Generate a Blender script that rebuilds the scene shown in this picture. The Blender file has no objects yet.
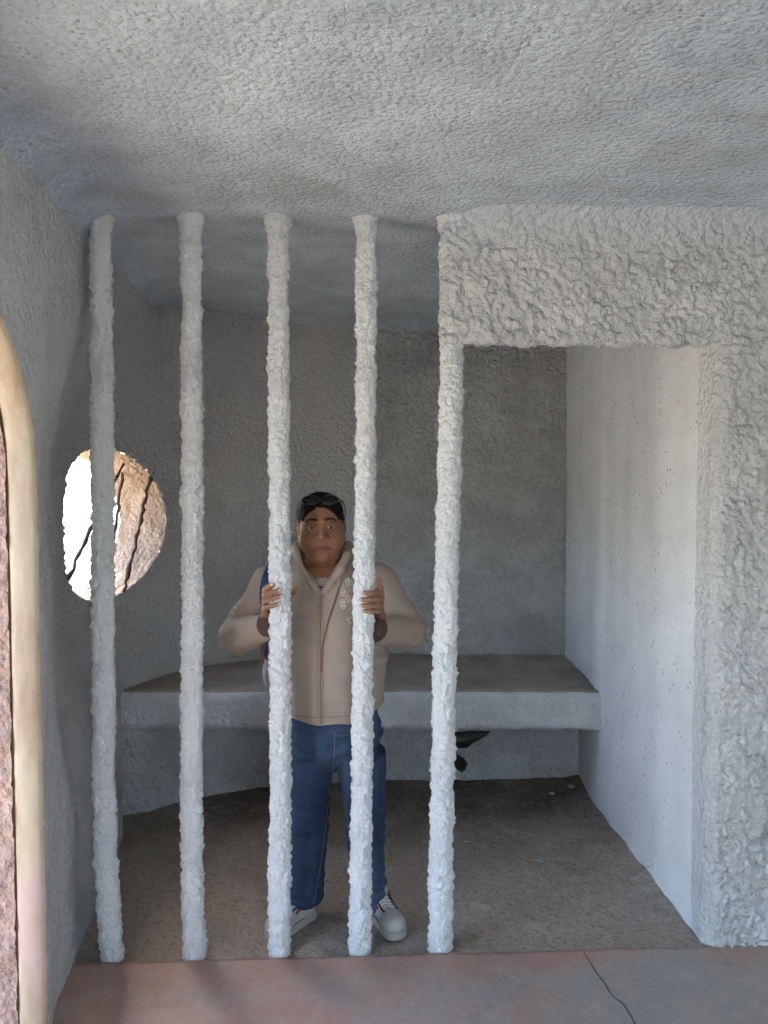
import bpy, math, random
import numpy as np
from mathutils import Vector, Matrix

random.seed(7); rng = np.random.default_rng(7)
scene = bpy.context.scene
C = scene.collection

# ------------------------------------------------------------------ camera
CAMZ, F, HOR = 1.65, 800.0, 475.0
TH = math.atan((512 - HOR) / F)
cam_d = bpy.data.cameras.new('camera'); cam = bpy.data.objects.new('camera', cam_d); C.objects.link(cam)
cam.location = (0, 0, CAMZ); cam.rotation_euler = (math.pi / 2 - TH, 0, 0)
cam_d.sensor_fit = 'VERTICAL'; cam_d.sensor_height = 24.0; cam_d.lens = 24.0 * F / 1024
cam_d.clip_start = 0.02
scene.camera = cam

# ------------------------------------------------------------------ sky, sun, exposure
w = bpy.data.worlds.new('sky'); scene.world = w; w.use_nodes = True
nt = w.node_tree; nt.nodes.clear()
sky = nt.nodes.new('ShaderNodeTexSky'); sky.sky_type = 'NISHITA'; sky.sun_disc = False
sky.sun_elevation = math.radians(52); sky.sun_rotation = math.radians(-25); sky.air_density = 1.0; sky.dust_density = 2.5
bg = nt.nodes.new('ShaderNodeBackground'); bg.inputs['Strength'].default_value = 0.55
wo = nt.nodes.new('ShaderNodeOutputWorld')
nt.links.new(sky.outputs[0], bg.inputs[0]); nt.links.new(bg.outputs[0], wo.inputs[0])
sd = bpy.data.lights.new('sun', 'SUN'); sd.energy = 5.0; sd.angle = math.radians(0.53); sd.color = (1.0, 0.92, 0.80)
sun = bpy.data.objects.new('sun', sd); C.objects.link(sun)
# light travels along this direction: the sun stands high beyond the cell, a little to its left
sun.rotation_euler = Vector((0.16, -0.60, -0.80)).to_track_quat('-Z', 'Y').to_euler()
scene.view_settings.view_transform = 'Standard'; scene.view_settings.look = 'None'
scene.view_settings.gamma = 1.0; scene.view_settings.use_curve_mapping = False
scene.view_settings.exposure = 2.08
scene.cycles.max_bounces = 10; scene.cycles.diffuse_bounces = 8

# ------------------------------------------------------------------ helpers
def P(px, py, y):
    """world point on the ray through a photo pixel at depth y"""
    a, b = px - 384.0, 512.0 - py
    dy = F * math.cos(TH) + b * math.sin(TH); dz = -F * math.sin(TH) + b * math.cos(TH)
    t = y / dy
    return np.array([a * t, y, CAMZ + dz * t])

def _hash(ix, iy, iz, s):
    h = (ix * 374761393 + iy * 668265263 + iz * 2147483647 * 3 + s * 1274126177) & 0xFFFFFFFF
    h = ((h ^ (h >> 13)) * 1274126177) & 0xFFFFFFFF
    h = ((h ^ (h >> 16)) * 2246822519) & 0xFFFFFFFF
    return h ^ (h >> 15)
_G = rng.normal(size=(256, 3)); _G /= np.linalg.norm(_G, axis=1)[:, None]; _G = _G.astype(np.float32)
def perlin(p, seed=0):
    p = np.asarray(p, np.float32); i = np.floor(p).astype(np.int64); f = p - i
    u = f * f * f * (f * (f * 6 - 15) + 10); r = 0
    for dx in (0, 1):
        wx = u[:, 0] if dx else 1 - u[:, 0]
        for dy in (0, 1):
            wy = u[:, 1] if dy else 1 - u[:, 1]
            for dz in (0, 1):
                wz = u[:, 2] if dz else 1 - u[:, 2]
                g = _G[_hash(i[:, 0] + dx, i[:, 1] + dy, i[:, 2] + dz, seed) & 255]
                r = r + wx * wy * wz * (g[:, 0] * (f[:, 0] - dx) + g[:, 1] * (f[:, 1] - dy) + g[:, 2] * (f[:, 2] - dz))
    return r * 1.5
def stucco(p, size=0.03, seed=0):
    """lumpy sprayed mortar: round knobs with creases between, about -0.5..0.9"""
    p = np.asarray(p, np.float32)
    wv = p + 0.35 * size * np.stack([perlin(p / size * .8, seed + 11), perlin(p / size * .8, seed + 12), perlin(p / size * .8, seed + 13)], 1)
    a = np.abs(perlin(wv / size, seed)); b = np.abs(perlin(wv / (size * .5), seed + 1)); c = perlin(wv / (size * 2.2), seed + 2)
    return 1.1 * a + 0.5 * b + 0.45 * c - 0.35

def worley(p, seed=0):
    p = np.asarray(p, np.float32); i = np.floor(p).astype(np.int64); f = (p - i).astype(np.float32); d = np.full(len(p), 9., np.float32)
    for dx in (-1, 0, 1):
        for dy in (-1, 0, 1):
            for dz in (-1, 0, 1):
                h = _hash(i[:, 0] + dx, i[:, 1] + dy, i[:, 2] + dz, seed)
                q = (dx + (h & 1023) / 1023. - f[:, 0]) ** 2 + (dy + ((h >> 10) & 1023) / 1023. - f[:, 1]) ** 2 + (dz + ((h >> 20) & 1023) / 1023. - f[:, 2]) ** 2
                d = np.minimum(d, q)
    return np.sqrt(d)
def knobs(p, size=.03, seed=0):
    '''thrown mortar: separate knobs and ragged crumbs'''
    p = np.asarray(p, np.float32); wv = p + .3 * size * np.stack([perlin(p / size * .9, seed + 11 + k) for k in range(3)], 1)
    return 1.0 - 1.25 * worley(wv / size, seed) + .35 * perlin(wv / (size * .33), seed + 5) - .35 * np.abs(perlin(wv / (size * .8), seed + 6)) + .45 * perlin(wv / (size * 2.4), seed + 2) - .25
def rootloc(par):
    v = Vector((0, 0, 0))
    while par is not None: v = v + par.location; par = par.parent
    return v
def mk(name, V, Fc, mat, parent=None, smooth=True):
    """mesh object from world-space vertices"""
    o0 = rootloc(parent); V = np.asarray(V, np.float32).reshape(-1, 3) - np.array(o0, np.float32)
    me = bpy.data.meshes.new(name)
    if isinstance(Fc, np.ndarray):
        n = len(Fc); k = Fc.shape[1]
        me.vertices.add(len(V)); me.vertices.foreach_set('co', V.ravel())
        me.loops.add(n * k); me.loops.foreach_set('vertex_index', Fc.astype(np.int32).ravel())
        me.polygons.add(n); me.polygons.foreach_set('loop_start', np.arange(0, n * k, k, dtype=np.int32))
        me.update(calc_edges=True); me.validate()
    else:
        me.from_pydata([tuple(map(float, v)) for v in V], [], [tuple(f) for f in Fc]); me.update()
    if smooth: me.polygons.foreach_set('use_smooth', np.ones(len(me.polygons), bool))
    o = bpy.data.objects.new(name, me); C.objects.link(o); o.parent = parent
    if mat: me.materials.append(mat)
    return o
def empty(name, loc, parent=None):
    o = bpy.data.objects.new(name, None); C.objects.link(o); o.parent = parent
    o.location = Vector(loc) - rootloc(parent); o.empty_display_size = .1
    return o
def tag(o, label, cat, group=None):
    o['label'] = label; o['category'] = cat
    if group: o['group'] = group
    return o
def struct(o, label=None):
    o['kind'] = 'structure'
    if label: o['label'] = label
    return o
def gridfaces(nu, nv, wrapu=False):
    i = np.arange(nu if wrapu else nu - 1)[:, None]; j = np.arange(nv - 1)[None, :]
    a = i * nv + j; b = ((i + 1) % nu) * nv + j
    return np.stack([a, b, b + 1, a + 1], -1).reshape(-1, 4)
def normals_of(V, Fq):
    a = V[Fq[:, 2]] - V[Fq[:, 0]]; b = V[Fq[:, 3]] - V[Fq[:, 1]]
    n = np.cross(a, b); N = np.zeros_like(V)
    for k in range(4): np.add.at(N, Fq[:, k], n)
    return N / (np.linalg.norm(N, axis=1)[:, None] + 1e-9)
def catmull(pts, n):
    p = np.array(pts, float); p = np.vstack([2 * p[0] - p[1], p, 2 * p[-1] - p[-2]]); out = []
    for i in range(1, len(p) - 2):
        t = np.linspace(0, 1, n, endpoint=False)[:, None]
        out.append(.5 * (2 * p[i] + (p[i + 1] - p[i - 1]) * t + (2 * p[i - 1] - 5 * p[i] + 4 * p[i + 1] - p[i + 2]) * t ** 2 + (3 * p[i] - p[i - 1] - 3 * p[i + 1] + p[i + 2]) * t ** 3))
    out.append(p[-2][None]); return np.vstack(out)
def resample(p, step):
    d = np.r_[0, np.cumsum(np.linalg.norm(np.diff(p, axis=0), axis=1))]; n = max(2, int(d[-1] / step) + 1)
    s = np.linspace(0, d[-1], n)
    return np.stack([np.interp(s, d, p[:, k]) for k in range(p.shape[1])], 1), s
def tube_geo(path, r, n=8, cap=True):
    path = np.asarray(path, float); m = len(path); r = np.broadcast_to(np.asarray(r, float), (m,))
    T = np.gradient(path, axis=0); T /= np.linalg.norm(T, axis=1)[:, None] + 1e-9
    up = np.array([0, 0, 1.]) if abs(T[0, 2]) < .9 else np.array([0, 1., 0]); V = []
    for i in range(m):
        a = np.cross(up, T[i]); a /= np.linalg.norm(a) + 1e-9; b = np.cross(T[i], a); up = b
        for k in range(n):
            q = 2 * math.pi * k / n; V.append(path[i] + r[i] * (math.cos(q) * a + math.sin(q) * b))
    Fc = [(i * n + k, i * n + (k + 1) % n, (i + 1) * n + (k + 1) % n, (i + 1) * n + k) for i in range(m - 1) for k in range(n)]
    if cap: Fc += [tuple(range(n))[::-1], tuple((m - 1) * n + k for k in range(n))]
    return np.array(V), Fc
def tube(name, path, r, mat, parent=None, n=8):
    V, Fc = tube_geo(path, r, n); return mk(name, V, Fc, mat, parent)
def join(geos):
    V, Fc, o = [], [], 0
    for v, f in geos:
        V.append(np.asarray(v)); Fc += [tuple(int(i) + o for i in q) for q in f]; o += len(v)
    return np.vstack(V), Fc

# ---- signed-distance modelling with surface nets
class Vol:
    def __init__(s, lo, hi, h):
        s.lo = np.array(lo, float); s.h = h; s.n = np.ceil((np.array(hi) - s.lo) / h).astype(int) + 1
        s.F = np.full(s.n, 0.2, np.float32)
        s.ax = [(s.lo[k] + h * np.arange(s.n[k])).astype(np.float32) for k in range(3)]
    def sl(s, lo, hi):
        a = np.clip(np.floor((np.array(lo) - s.lo) / s.h).astype(int), 0, s.n); b = np.clip(np.ceil((np.array(hi) - s.lo) / s.h).astype(int) + 1, 0, s.n)
        return tuple(slice(i, j) for i, j in zip(a, b))
    def pts(s, S):
        return s.ax[0][S[0]][:, None, None], s.ax[1][S[1]][None, :, None], s.ax[2][S[2]][None, None, :]
    def add(s, fn, lo, hi, k=.0):
        pad = k + 4 * s.h + .02; S = s.sl(np.array(lo) - pad, np.array(hi) + pad); d = fn(*s.pts(S)); f = s.F[S]
        if k <= 0: s.F[S] = np.minimum(f, d)
        else:
            hh = np.clip(.5 + .5 * (d - f) / k, 0, 1); s.F[S] = d + (f - d) * hh * 1.0 - k * hh * (1 - hh) if False else (d * (1 - hh) + f * hh - k * hh * (1 - hh))
    def cut(s, fn, lo, hi, k=.0):
        pad = k + 4 * s.h + .02; S = s.sl(np.array(lo) - pad, np.array(hi) + pad); d = -fn(*s.pts(S)); f = s.F[S]
        if k <= 0: s.F[S] = np.maximum(f, d)
        else:
            hh = np.clip(.5 - .5 * (d - f) / k, 0, 1); s.F[S] = d * (1 - hh) + f * hh + k * hh * (1 - hh)
    def noise(s, fn, band=.04):
        m = np.abs(s.F) < band; idx = np.nonzero(m)
        p = np.stack([s.ax[k][idx[k]] for k in range(3)], 1); s.F[m] += fn(p).astype(np.float32)
    def front(s, x, z):
        """y of the first surface met from the camera side"""
        i = int(round((x - s.lo[0]) / s.h)); k = int(round((z - s.lo[2]) / s.h))
        col = s.F[np.clip(i, 0, s.n[0] - 1), :, np.clip(k, 0, s.n[2] - 1)]; j = np.nonzero(col < 0)[0]
        if len(j) == 0: return None
        j = j[0]
        return float(s.ax[1][j] - s.h * (col[j] / (col[j] - col[j - 1])) * -1 if j == 0 else s.ax[1][j] + s.h * col[j] / (col[j - 1] - col[j]))
    def mesh(s):
        Fv = s.F; n = s.n; ins = Fv < 0
        cnt = np.zeros(tuple(n - 1), np.uint8)
        for dx in (0, 1):
            for dy in (0, 1):
                for dz in (0, 1):
                    cnt += ins[dx:n[0] - 1 + dx, dy:n[1] - 1 + dy, dz:n[2] - 1 + dz]
        act = (cnt > 0) & (cnt < 8); idx = np.stack(np.nonzero(act), 1); m = len(idx)
        vid = np.full(act.shape, -1, np.int32); vid[act] = np.arange(m)
        cs = [(a, b, c) for a in (0, 1) for b in (0, 1) for c in (0, 1)]
        val = {c: Fv[idx[:, 0] + c[0], idx[:, 1] + c[1], idx[:, 2] + c[2]] for c in cs}
        acc = np.zeros((m, 3)); w = np.zeros(m)
        for a in cs:
            for ax in range(3):
                if a[ax] == 0:
                    b = list(a); b[ax] = 1; b = tuple(b); va, vb = val[a], val[b]; cr = (va < 0) != (vb < 0)
                    t = np.where(cr, va / np.where(cr, va - vb, 1), 0)
                    p = np.tile(np.array(a, float), (m, 1)); p[:, ax] = t
                    acc += p * cr[:, None]; w += cr
        V = s.lo + s.h * (idx + acc / w[:, None]); Q = []
        for ax in range(3):
            o1, o2 = [(1, 2), (2, 0), (0, 1)][ax]
            A = [slice(None)] * 3; B = [slice(None)] * 3
            A[ax] = slice(0, -1); B[ax] = slice(1, None)
            for o in (o1, o2): A[o] = slice(1, -1); B[o] = slice(1, -1)
            fa = ins[tuple(A)]; fb = ins[tuple(B)]; e = np.stack(np.nonzero(fa != fb), 1)
            e2 = e.copy(); e2[:, o1] += 1; e2[:, o2] += 1
            sg = fa[tuple(e.T)]; q = []
            for d1, d2 in ((-1, -1), (0, -1), (0, 0), (-1, 0)):
                c = e2.copy(); c[:, o1] += d1; c[:, o2] += d2; q.append(vid[tuple(c.T)])
            q = np.stack(q, 1); q[~sg] = q[~sg][:, ::-1]; Q.append(q)
        Q = np.vstack(Q); Q = Q[(Q >= 0).all(1)]
        return V, Q
def capsule(a, b, ra, rb=None, sc=(1, 1, 1)):
    a = np.array(a, float); b = np.array(b, float); rb = ra if rb is None else rb; sc = np.array(sc, float)
    def fn(x, y, z):
        A = a / sc; B = (b - a) / sc; L = float(B @ B) + 1e-12
        px, py, pz = x / sc[0] - A[0], y / sc[1] - A[1], z / sc[2] - A[2]
        t = np.clip((px * B[0] + py * B[1] + pz * B[2]) / L, 0, 1)
        return (np.sqrt((px - t * B[0]) ** 2 + (py - t * B[1]) ** 2 + (pz - t * B[2]) ** 2) - (ra + (rb - ra) * t)) * sc.min()
    R = max(ra, rb) * sc.max(); return fn, np.minimum(a, b) - R, np.maximum(a, b) + R
def ellipsoid(c, r, rot=None):
    c = np.array(c, float); r = np.array(r, float); M = np.eye(3) if rot is None else np.array(rot)
    def fn(x, y, z):
        X, Y, Z = x - c[0], y - c[1], z - c[2]
        u = (M[0, 0] * X + M[1, 0] * Y + M[2, 0] * Z) / r[0]; v = (M[0, 1] * X + M[1, 1] * Y + M[2, 1] * Z) / r[1]; w_ = (M[0, 2] * X + M[1, 2] * Y + M[2, 2] * Z) / r[2]
        k0 = np.sqrt(u * u + v * v + w_ * w_); k1 = np.sqrt((u / r[0]) ** 2 + (v / r[1]) ** 2 + (w_ / r[2]) ** 2) + 1e-9
        return k0 * (k0 - 1) / k1
    return fn, c - r.max(), c + r.max()
def rbox(lo, hi, r):
    lo = np.array(lo, float); hi = np.array(hi, float); c = (lo + hi) / 2; h = (hi - lo) / 2 - r
    def fn(x, y, z):
        qx, qy, qz = np.abs(x - c[0]) - h[0], np.abs(y - c[1]) - h[1], np.abs(z - c[2]) - h[2]
        return np.sqrt(np.maximum(qx, 0) ** 2 + np.maximum(qy, 0) ** 2 + np.maximum(qz, 0) ** 2) + np.minimum(np.maximum(np.maximum(qx, qy), qz), 0) - r
    return fn, lo, hi
def loft(rows, e=2.0):
    """rows: (z, cx, cy, a, b) ellipses stacked in z"""
    R = np.array(rows, float); R = R[np.argsort(R[:, 0])]
    def fn(x, y, z):
        zz = z.ravel(); g = [np.interp(zz, R[:, 0], R[:, k])[None, None, :].astype(np.float32) for k in (1, 2, 3, 4)]
        d = ((np.abs((x - g[0]) / g[2]) ** e + np.abs((y - g[1]) / g[3]) ** e) ** (1 / e) - 1) * np.minimum(g[2], g[3])
        return np.maximum(d, np.maximum(R[0, 0] - z, z - R[-1, 0]))
    lo = [(R[:, 1] - R[:, 3]).min(), (R[:, 2] - R[:, 4]).min(), R[0, 0]]; hi = [(R[:, 1] + R[:, 3]).max(), (R[:, 2] + R[:, 4]).max(), R[-1, 0]]
    return fn, np.array(lo), np.array(hi)

# ------------------------------------------------------------------ materials
class NT:
    def __init__(s, name, rough=.9, spec=.3):
        s.m = bpy.data.materials.new(name); s.m.use_nodes = True; s.t = s.m.node_tree
        s.b = s.t.nodes['Principled BSDF']; s.b.inputs['Roughness'].default_value = rough
        s.b.inputs['Specular IOR Level'].default_value = spec
        s.co = s.t.nodes.new('ShaderNodeTexCoord').outputs['Object']
    def n(s, typ, **kw):
        nd = s.t.nodes.new('ShaderNode' + typ)
        for k, v in kw.items():
            if k in nd.inputs.keys(): s.set(nd.inputs[k], v)
            else: setattr(nd, k, v)
        return nd
    def set(s, sock, v):
        if isinstance(v, bpy.types.NodeSocket): s.t.links.new(v, sock)
        else: sock.default_value = v
    def mapping(s, sc): 
        nd = s.n('Mapping'); s.set(nd.inputs['Vector'], s.co); nd.inputs['Scale'].default_value = sc; return nd.outputs[0]
    def noise(s, scale, detail=3, rough=.55, vec=None):
        nd = s.n('TexNoise'); s.set(nd.inputs['Vector'], vec or s.co); nd.inputs['Scale'].default_value = scale
        nd.inputs['Detail'].default_value = detail; nd.inputs['Roughness'].default_value = rough; return nd.outputs['Fac']
    def ramp(s, fac, *stops):
        nd = s.n('ValToRGB'); s.set(nd.inputs[0], fac); e = nd.color_ramp.elements
        while len(e) < len(stops): e.new(.5)
        for el, (p, c) in zip(e, stops): el.position = p; el.color = (*c, 1) if len(c) == 3 else c
        return nd.outputs[0]
    def fac(s, f, a, b):
        nd = s.n('MapRange'); s.set(nd.inputs[0], f); nd.inputs[1].default_value = a; nd.inputs[2].default_value = b; return nd.outputs[0]
    def mix(s, f, a, b, typ='MIX'):
        nd = s.n('Mix', data_type='RGBA', blend_type=typ); s.set(nd.inputs[0], f)
        for i, v in ((6, a), (7, b)): s.set(nd.inputs[i], (*v, 1) if isinstance(v, tuple) and len(v) == 3 else v)
        return nd.outputs[2]
    def math(s, op, a, b=0.0):
        nd = s.n('Math', operation=op); s.set(nd.inputs[0], a); s.set(nd.inputs[1], b); return nd.outputs[0]
    def col(s, v): s.set(s.b.inputs['Base Color'], (*v, 1) if isinstance(v, tuple) and len(v) == 3 else v); return s
    def bump(s, h, strength=.5, dist=.01):
        nd = s.n('Bump'); nd.inputs['Strength'].default_value = strength; nd.inputs['Distance'].default_value = dist
        s.set(nd.inputs['Height'], h); s.t.links.new(nd.outputs[0], s.b.inputs['Normal']); return s
def stucco_mat(name, c1, c2, dirt=(.30, .27, .23), dirt_amt=.35, bump=.6, scale=60, pits=0.0, knob=0, bd=.012, pit=(1, 1, .45), pt=.17, top=None, cell_shade=None, mott=.12, inner=None):
    t = NT(name); a = t.noise(6, 4); c = t.mix(t.fac(a, .35, .65), c1, c2)
    if cell_shade: # shade of the cell painted into the colour, greyer beyond the bars
        sy = t.n('SeparateXYZ'); t.set(sy.inputs[0], t.co); c = t.mix(t.fac(t.math('ADD', sy.outputs[1], t.math('MULTIPLY', t.noise(3, 3), .5)), 2.5, 3.6), c, cell_shade)
    if inner: # the smooth coat of the cell side wraps round the jamb
        si = t.n('SeparateXYZ'); t.set(si.inputs[0], t.co); c = t.mix(t.math('MULTIPLY', t.fac(t.math('ADD', si.outputs[1], t.math('MULTIPLY', t.noise(14, 3), .05)), 2.855, 2.93), t.fac(si.outputs[0], 1.02, 1.1)), c, inner)
    if top: # blends into the ceiling's bluish colour over the cove
        sz = t.n('SeparateXYZ'); t.set(sz.inputs[0], t.co); c = t.mix(t.fac(t.math('ADD', sz.outputs[2], t.math('MULTIPLY', t.noise(8, 3), .1)), 2.44, 2.6), c, top)
    c = t.mix(t.math('MULTIPLY', t.fac(t.noise(95, 3), .42, .7), mott), c, (.30, .30, .30))
    d = t.fac(t.noise(1.7, 5, .65), .52, .75); c = t.mix(t.math('MULTIPLY', d, dirt_amt), c, dirt)
    n1 = t.noise(scale, 4, .6); n2 = t.noise(scale * 3, 2)
    if knob:
        wv = t.n('VectorMath', operation='ADD'); t.set(wv.inputs[0], t.co)
        nz = t.n('TexNoise'); t.set(nz.inputs['Vector'], t.co); nz.inputs['Scale'].default_value = knob * 1.1; nz.inputs['Detail'].default_value = 2
        vs = t.n('VectorMath', operation='SCALE'); t.set(vs.inputs[0], nz.outputs['Color']); vs.inputs['Scale'].default_value = .9 / knob; t.set(wv.inputs[1], vs.outputs[0])
        vo = t.n('TexVoronoi'); t.set(vo.inputs['Vector'], wv.outputs[0]); vo.inputs['Scale'].default_value = knob
        n1 = t.math('ADD', t.math('MULTIPLY', n1, .8), t.math('MULTIPLY', vo.outputs['Distance'], -1.1))
    if pits:
        v = t.n('TexVoronoi'); t.set(v.inputs['Vector'], t.mapping(pit)); v.inputs['Scale'].default_value = 55
        sp = t.math('MULTIPLY', t.math('LESS_THAN', v.outputs['Distance'], pt), t.fac(t.noise(9, 3), .50, .62))
        c = t.mix(t.math('MULTIPLY', sp, pits), c, (.12, .12, .12))
    t.col(c).bump(t.math('ADD', n1, t.math('MULTIPLY', n2, .35)), bump, bd)
    return t.m
M = {}
M['stucco'] = stucco_mat('grey_white_stucco', (.70, .702, .688), (.60, .605, .595), bump=.9, knob=42, bd=.014, top=(.58, .63, .675), inner=(.77, .78, .79))
M['left'] = stucco_mat('left_wall_stucco', (.68, .68, .675), (.58, .585, .585), bump=.9, knob=42, bd=.014, cell_shade=(.50, .50, .49))
M['ceil'] = stucco_mat('ceiling_stucco', (.61, .685, .75), (.48, .545, .605), scale=75, bump=.9, knob=58, bd=.010, pits=.5, pit=(1, 1, 1), pt=.25, mott=.38)
M['inner'] = stucco_mat('inner_wall_plaster', (.80, .81, .82), (.74, .75, .76), dirt_amt=.12, bump=.25, scale=80, pits=.9)
M['back'] = stucco_mat('cell_stucco', (.58, .58, .565), (.46, .46, .45), dirt=(.30, .275, .24), dirt_amt=.5, scale=60, bump=1.0, knob=38, bd=.02)  # stucco greyed so its colour carries the shade of the cell
M['bar'] = stucco_mat('bar_stucco', (.80, .81, .815), (.70, .715, .72), dirt_amt=.12, scale=110, bump=.8, bd=.008)
M['bench'] = stucco_mat('bench_plaster', (.62, .63, .635), (.52, .53, .535), dirt=(.36, .38, .35), dirt_amt=.4, scale=70, bump=.8, knob=45)
M['bench_top'] = stucco_mat('dusty_bench_top', (.38, .34, .30), (.28, .245, .21), dirt=(.16, .125, .10), dirt_amt=.6, scale=55, bump=.5)
M['pink'] = stucco_mat('pink_stucco', (.36, .245, .205), (.27, .185, .155), dirt=(.22, .16, .125), scale=70, bump=.9, knob=50, bd=.010)
M['tan_hole'] = stucco_mat('tan_stucco', (.42, .30, .21), (.30, .21, .15), dirt=(.22, .15, .10), scale=70, bump=.9, knob=50, bd=.012)
# dirt floor
t = NT('dirt_floor', .95, .2)
c = t.ramp(t.noise(3.2, 7, .65), (.30, (.105, .082, .062)), (.5, (.18, .148, .118)), (.70, (.30, .262, .22)))
c = t.mix(t.fac(t.noise(28, 5, .7), .5, .75), c, (.33, .29, .245))
c = t.mix(t.fac(t.noise(14, 3), .63, .72), c, (.12, .092, .07))
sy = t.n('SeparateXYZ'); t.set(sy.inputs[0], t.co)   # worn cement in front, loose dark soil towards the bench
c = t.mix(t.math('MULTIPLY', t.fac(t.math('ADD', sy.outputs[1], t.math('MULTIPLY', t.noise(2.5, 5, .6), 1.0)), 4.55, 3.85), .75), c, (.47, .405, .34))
c = t.mix(t.math('MULTIPLY', t.fac(t.noise(55, 4, .7), .5, .68), .6), c, (.12, .098, .078))
t.col(c).bump(t.noise(45, 6, .7), .9, .016); M['dirt'] = t.m
# painted slab: worn red over grey cement
t = NT('worn_red_slab', .55, .4)
sx = t.n('SeparateXYZ'); t.set(sx.inputs[0], t.co)
g = t.math('ADD', t.math('MULTIPLY', t.fac(sx.outputs[0], -1.0, .95), .62), t.math('MULTIPLY', t.noise(2.6, 5, .6), .75))
edge = t.math('MULTIPLY', t.fac(sx.outputs[1], 2.60, 2.78), .33)
c = t.mix(t.fac(t.math('SUBTRACT', g, edge), .62, .84), (.40, .245, .198), (.31, .29, .265))
c = t.mix(t.fac(t.noise(9, 5, .65), .45, .75), c, (.40, .32, .28)); c = t.mix(t.math('MULTIPLY', t.fac(t.noise(3.5, 4), .58, .72), .35), c, (.17, .135, .115))
c = t.mix(t.math('MULTIPLY', t.fac(t.noise(45, 5, .7), .5, .72), .45), c, (.20, .16, .14)); c = t.mix(t.math('MULTIPLY', t.fac(t.noise(6, 6, .7), .56, .66), .5), c, (.42, .36, .33))
t.col(c).bump(t.noise(30, 5, .65), .35, .006); t.set(t.b.inputs['Roughness'], t.math('ADD', .30, t.math('MULTIPLY', t.noise(5, 3), .35))); M['slab'] = t.m
# tan timber/plaster rim of the arch
t = NT('tan_rim', .7, .3)
c = t.ramp(t.noise(3.0, 5, .6, t.mapping((4, 4, 1))), (.3, (.21, .145, .095)), (.5, (.29, .225, .16)), (.68, (.33, .29, .215)))
c = t.mix(t.fac(t.noise(2.2, 3, .6, t.mapping((1, 1, .8))), .58, .66), c, (.33, .235, .21))
t.col(c).bump(t.noise(25, 4), .3, .01); M['rim'] = t.m
t = NT('rim_groove', .9, .2); t.col((.16, .12, .06)); M['groove'] = t.m
t = NT('rusty_rod', .8, .3); t.col(t.mix(t.noise(30, 3), (.10, .055, .04), (.05, .032, .025))).bump(t.noise(80, 3), .6, .004); M['rod'] = t.m
t = NT('sunlit_earth', .95, .2); t.col(t.mix(t.noise(2, 5), (.43, .385, .29), (.51, .46, .36))); M['earth'] = t.m
def plain(name, c1, c2, rough=.85, scale=40, bump=.25, bscale=220, spec=.25, dist=.002, metal=0):
    t = NT(name, rough, spec); t.col(t.mix(t.noise(scale, 4, .6), c1, c2)); t.b.inputs['Metallic'].default_value = metal
    if bump: t.bump(t.noise(bscale, 3), bump, dist)
    return t.m
M['hoodie'] = plain('tan_fleece', (.375, .30, .25), (.325, .258, .213), .95, 12, .6, 320, .15)
M['rib'] = plain('brown_cuff', (.10, .062, .045), (.08, .05, .036), .9)
M['cord'] = plain('brown_cord', (.26, .15, .11), (.22, .13, .09), .8)
M['zip'] = plain('zipper_tape', (.30, .21, .16), (.25, .17, .13), .7)
M['metal'] = plain('dull_metal', (.35, .34, .33), (.28, .27, .26), .35, bump=0, metal=1)
M['print'] = plain('white_print', (.72, .70, .67), (.66, .64, .6), .8, bump=0)
M['shirt'] = plain('grey_shirt', (.42, .40, .40), (.36, .34, .34), .9)
M['shirt_edge'] = plain('maroon_neckband', (.12, .03, .03), (.10, .025, .025), .9)
M['navy'] = plain('navy_webbing', (.045, .075, .19), (.035, .06, .155), .75, 60, .4, 400)
M['bag'] = plain('grey_nylon', (.40, .37, .38), (.34, .31, .33), .7)
M['hair'] = plain('black_hair', (.012, .010, .009), (.006, .005, .005), .75, 90, .9, 260, .12, .003)
M['brow'] = plain('brow_hair', (.02, .012, .009), (.012, .008, .006), .7)
M['shoe'] = plain('grey_white_leather', (.46, .45, .42), (.38, .37, .35), .55, 20)
M['sole'] = plain('shoe_rubber', (.42, .40, .36), (.34, .32, .28), .7, 25)
M['red'] = plain('red_trim', (.30, .04, .04), (.25, .03, .03), .6)
M['black'] = plain('black_trim', (.02, .02, .022), (.015, .015, .016), .6)
M['lace'] = plain('shoe_lace', (.60, .59, .56), (.52, .51, .48), .8)
M['lens'] = plain('dark_lens', (.008, .008, .009), (.008, .008, .009), .25, bump=0, spec=.25)
M['frame'] = plain('dark_frame', (.03, .024, .02), (.02, .016, .014), .3, bump=0, spec=.5)
M['eyewhite'] = plain('eye_white', (.56, .53, .50), (.54, .51, .48), .2, bump=0, spec=.6)
M['iris'] = plain('brown_iris', (.035, .018, .010), (.02, .01, .006), .15, bump=0, spec=.6)
M['nail'] = plain('pale_nail', (.62, .44, .38), (.58, .41, .36), .35, bump=0, spec=.5)
M['leaf'] = plain('dry_yellow_leaf', (.42, .30, .08), (.34, .23, .06), .8)
M['pebble'] = plain('pale_pebble', (.36, .34, .31), (.28, .26, .235), .9)
M['scrap'] = plain('black_scrap', (.018, .018, .014), (.012, .012, .010), .5, 30, .5, 60, .4)
M['stitch'] = plain('tan_stitching', (.26, .22, .16), (.22, .18, .13), .9, bump=0)
# denim: faded on the thighs and knees, dark along the sides
t = NT('blue_denim', .9, .2)
c = t.mix(t.fac(t.noise(5, 5, .6, t.mapping((1.4, 1, .6))), .36, .68), (.016, .029, .062), (.060, .094, .160))
c = t.mix(t.math('MULTIPLY', t.noise(260, 2), .35), c, (.075, .115, .19)); t.col(c).bump(t.noise(300, 2), .3, .0015); M['denim'] = t.m
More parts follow.
